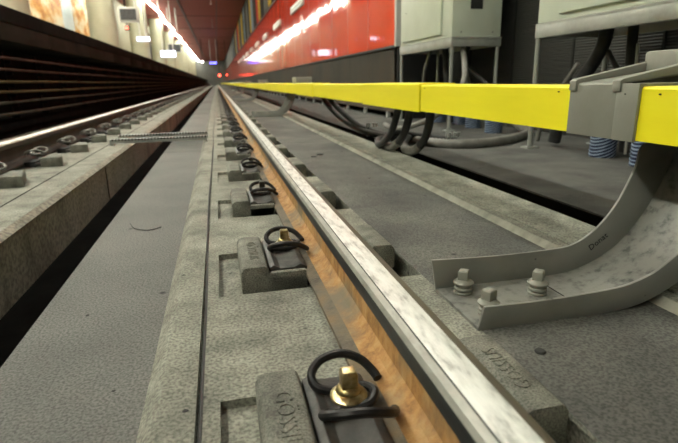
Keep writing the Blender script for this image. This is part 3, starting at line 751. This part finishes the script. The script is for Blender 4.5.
# ceiling, end and back of the hall
b = MB().box(-6, 2.9, YB, YE, ZC, ZC + .2); struct(b.build('ceiling', M['ceiling']))
b = MB()
for y in range(4, 116, 9): b.box(-6, 2.1, y, y + .06, ZC - .02, ZC)
b.box(-1.86, -1.74, YB, YE, ZC - .12, ZC); b.box(.35, .42, YB, YE, ZC - .05, ZC)
struct(b.build('trim_14', simple('dark red beam', (.055, .010, .008), .5)))
b = MB().box(-6, 3, YE, YE + .3, -.8, ZC); struct(b.build('wall_back', M['trackhaze']))
b = MB().box(-6, 3, YB - .3, YB, -.8, ZC + .2); struct(b.build('wall_front', M['cream']))

# fluorescent lamps in one long line
lm = None; k = 0; y = -5.0
while y < YE - 1:
    if lm is None:
        lm = o = empty('ceiling_lamp', (0, 0, 0), '', 'ceiling lamp')
        MB().box(-.07, .07, 0, 1.62, -.05, 0).build('lamp_body', M['lampbody'], o)
        MB().box(-.05, .05, .02, 1.60, -.085, -.051).build('tube_light', M['lamp'], o, bevel=.01)
    else: o = copy_tree(lm)
    o.location = (-3.42 + .08 * math.sin(k * 1.05), y, ZC)
    vis = y - 26
    if vis < 0: o['label'] = 'fluorescent ceiling lamp of the long line above the platform, nearer than the view shows'; o['group'] = 'ceiling lamps nearer than the view'
    elif k < 200:
        j = int(vis / 1.66)
        o['label'] = (NUM[j] + ' visible fluorescent lamp of the bright ceiling line, counted from the top edge') if j < 12 else 'far fluorescent lamp merging into the bright ceiling line'
        o['group'] = 'lamps of the bright ceiling line' if j < 12 else 'far lamps of the bright ceiling line'
    o['category'] = 'ceiling lamp'
    y += 1.66; k += 1

for k in range(3):  # unseen fill lamps, added to brighten the left plinth side
    o = copy_tree(lm); o.location = (1.25, 2.5 + 2.6 * k, ZC)
    o['label'] = 'added unseen fill lamp above the near track, higher than the view shows'; o['group'] = 'added fill lamps above the near track'; o['category'] = 'ceiling lamp'
# hanging signs and lights over the platform edge
r = empty('hanging_screen', (-2.6, 19, 2.1), 'grey hanging display screen in a white frame with a rod, above the platform', 'display screen')
def cb_(b, n, m, bev=0): return child_build(b, n, m, r, bevel=bev)
cb_(MB().box(-2.96, -2.33, 18.9, 19.1, 2.32, 2.78), 'case', M['white'], .02)
cb_(MB().box(-2.91, -2.41, 18.88, 18.899, 2.38, 2.72), 'screen', M['screen'])
b = MB()
for j in range(4): b.box(-2.88, -2.45, 18.872, 18.88, 2.43 + .075 * j, 2.445 + .075 * j)
cb_(b, 'text_line', M['dado'])
cb_(MB().lathe([(.02, 2.78), (.02, ZC)], (-2.45, 19, 0), 8), 'rod', M['white'])
def sign(nme, x0, x1, y, z0, z1, m, lab, cat, rod=True, thick=.15):
    global r
    r = empty(nme, ((x0 + x1) / 2, y, z0), lab, cat)
    cb_(MB().box(x0, x1, y, y + thick, z0, z1), 'case', M['white'], .01)
    cb_(MB().box(x0 + .03, x1 - .03, y - .02, y - .001, z0 + .03, z1 - .03), 'face', M[m])
    if rod:
        cb_(MB().lathe([(.03, z1), (.03, ZC)], (x0 + .15, y + thick / 2, 0), 8), 'rod', M['white']); cb_(MB().lathe([(.03, z1), (.03, ZC)], (x1 - .15, y + thick / 2, 0), 8), 'rod', M['white'])
sign('lit_sign', -2.98, -2.45, 22.5, 1.96, 2.16, 'whitelight', 'glowing white blue sign box hanging beyond the screen', 'lit sign')
sign('lit_sign', -3.11, -2.22, 33.0, 1.84, 2.24, 'whitelight', 'farther glowing white blue sign on the blurred platform', 'lit sign')
sign('hanging_screen', -2.88, -2.08, 36.0, 2.28, 2.82, 'screen', 'small far hanging screen above the second glowing sign', 'display screen')
sign('lit_sign', -.58, .38, 60.5, 2.29, 2.66, 'black', 'distant station sign with blue glowing characters over the track', 'lit sign')
b = MB()
for x0, x1 in ((-.50, -.36), (-.28, -.16), (-.12, 0), (.03, .18)): b.box(x0, x1, 60.45, 60.475, 2.38, 2.57)
cb_(b, 'glowing_characters', M['bluelight'])
# signals and one built reflection
for nme, x, y, z, rr, m, lab in (('signal_light', .42, 62, 1.16, .13, 'redlight', 'glowing red signal light at the end of the tracks, left one'),
                                 ('signal_light', 1.25, 62, 1.18, .07, 'redlight', 'smaller glowing red disc added as a reflection of the signal light, right one'),  # glowing disc stands for the reflection of the left signal
                                 ('wall_lamp', -1.35, 60, 2.60, .10, 'smallamp', 'small round white lamp at the far end of the platform'),
                                 ('signal_light', -3.13, 21.5, 2.38, .045, 'redlight', 'tiny red dot light beyond the hanging screen')):
    r = empty(nme, (x, y, z), lab, 'light')
    cb_(MB().lathe([(rr, -.02), (rr, .02)], (0, 0, 0), 16), 'lens', M[m])
    r.children[0].matrix_parent_inverse = Matrix(); r.children[0].matrix_basis = Matrix.Rotation(PI / 2, 4, 'X')
    h = MB().box(-rr * 1.5, rr * 1.5, .03, .25, -rr * 1.5, rr * 1.5).build('housing', M['black'], r)
    MB().lathe([(.03, rr * 1.5), (.03, ZC - z)], (0, .12, 0), 8).build('mast', M['black'], r)
for k, (x, y) in enumerate([(-1.0, 14), (.05, 20), (-2.2, 24), (.05, 30), (.05, 42)]):
    o = MB().lathe([(.015, -.55), (.015, 0)], n=8).build('hanging_rod', M['postwhite']); o.location = (x, y, ZC)
    MB().lathe([(.05, -.60), (.05, -.55)], n=10).build('rod_end', M['postwhite'], o)
    tag(o, NUM[k] + ' small pale rod hanging from the red ceiling, counted from the near end', 'ceiling rod', 'small rods hanging from the ceiling')

# ------------------------------------------------------------------ debris
def scrap(x, y, z, s, lab, n=7):
    b = MB(); prof = []
    vs = []; 
    for zz, q in ((0, 1), (.25, .8)):
        for i in range(n): a = 2 * PI * i / n; vs.append((s * q * math.cos(a) * random.uniform(.6, 1.2), s * q * math.sin(a) * random.uniform(.6, 1.2), s * zz))
    fs = [(i, (i + 1) % n, n + (i + 1) % n, n + i) for i in range(n)] + [tuple(range(n - 1, -1, -1)), tuple(range(n, 2 * n))]
    o = MB().add(vs, fs).build('scrap_piece', M['reddebris']); o.location = (x, y, z); tag(o, lab, 'scrap')
scrap(.57, 3.17, ZP, .020, 'small dark scrap on the grey slab right of the rail, left one'); scrap(.625, 3.25, ZP, .028, 'larger dark scrap on the grey slab right of the rail, right one'); scrap(.80, 3.35, ZP, .010, 'tiny dark crumb on the slab near the curb')
o = MB().lathe([(.0095, 0), (.010, .002), (.008, .004)], n=14).build('metal_disc', M['reddebris']); o.location = (.52, .69, ZP); tag(o, 'dark round disc lying on the slab in front of the bracket', 'disc')
scrap(-.215, .82, -.2, .004, 'tiny dark crumb on the walkway slab near the bottom left'); scrap(-.33, 1.15, -.2, .005, 'small dark crumb on the walkway slab halfway to the dark gap'); scrap(-.19, .66, -.2, .006, 'dark flake on the walkway slab at the bottom edge')
scrap(-.085, .68, ZP, .005, 'dark lump beside the groove cable on the near plinth'); scrap(.70, 2.35, ZP, .007, 'single dark crumb in the middle of the right slab')
tag(MB().tube(catmull([(-.36, 1.95, -.197), (-.33, 1.86, -.195), (-.28, 1.83, -.197), (-.24, 1.86, -.197)], 4), .002, 5).build('wire', M['hose']), 'short thin bent wire lying on the walkway slab', 'wire')

# ------------------------------------------------------------------ light
w = bpy.data.worlds.new('World'); S.world = w; w.use_nodes = True
w.node_tree.nodes['Background'].inputs[0].default_value = (.5, .5, .5, 1); w.node_tree.nodes['Background'].inputs[1].default_value = .1

# ------------------------------------------------------------------ camera
f = 500.0; cx, cy = 339.0, 221.5; roll = math.radians(1.2); vp = (216.5, 83.0)
Yc = Vector((vp[0] - cx, vp[1] - cy, f)).normalized()
u = Vector((math.cos(roll), -math.sin(roll), 0))
Zc = u.cross(Yc).normalized()
if Zc.y > 0: Zc = -Zc
Xc = Yc.cross(Zc)
if Xc.x < 0: Xc = -Xc
right = Vector((Xc.x, Yc.x, Zc.x)); down = Vector((Xc.y, Yc.y, Zc.y)); fwd = Vector((Xc.z, Yc.z, Zc.z))
cam = bpy.data.cameras.new('Camera'); co = bpy.data.objects.new('Camera', cam); COL.objects.link(co)
m3 = Matrix((right, -down, -fwd)).transposed()
co.matrix_world = Matrix.Translation((0, 0, .306)) @ m3.to_4x4()
cam.sensor_width = 36; cam.lens = f / 678 * 36; cam.clip_start = .02; cam.clip_end = 500
cam.dof.use_dof = True; cam.dof.focus_distance = 1.05; cam.dof.aperture_fstop = 5.6
S.camera = co
S.view_settings.view_transform = 'Standard'; S.view_settings.look = 'None'; S.view_settings.gamma = 1; S.view_settings.use_curve_mapping = False
S.view_settings.exposure = 2.2
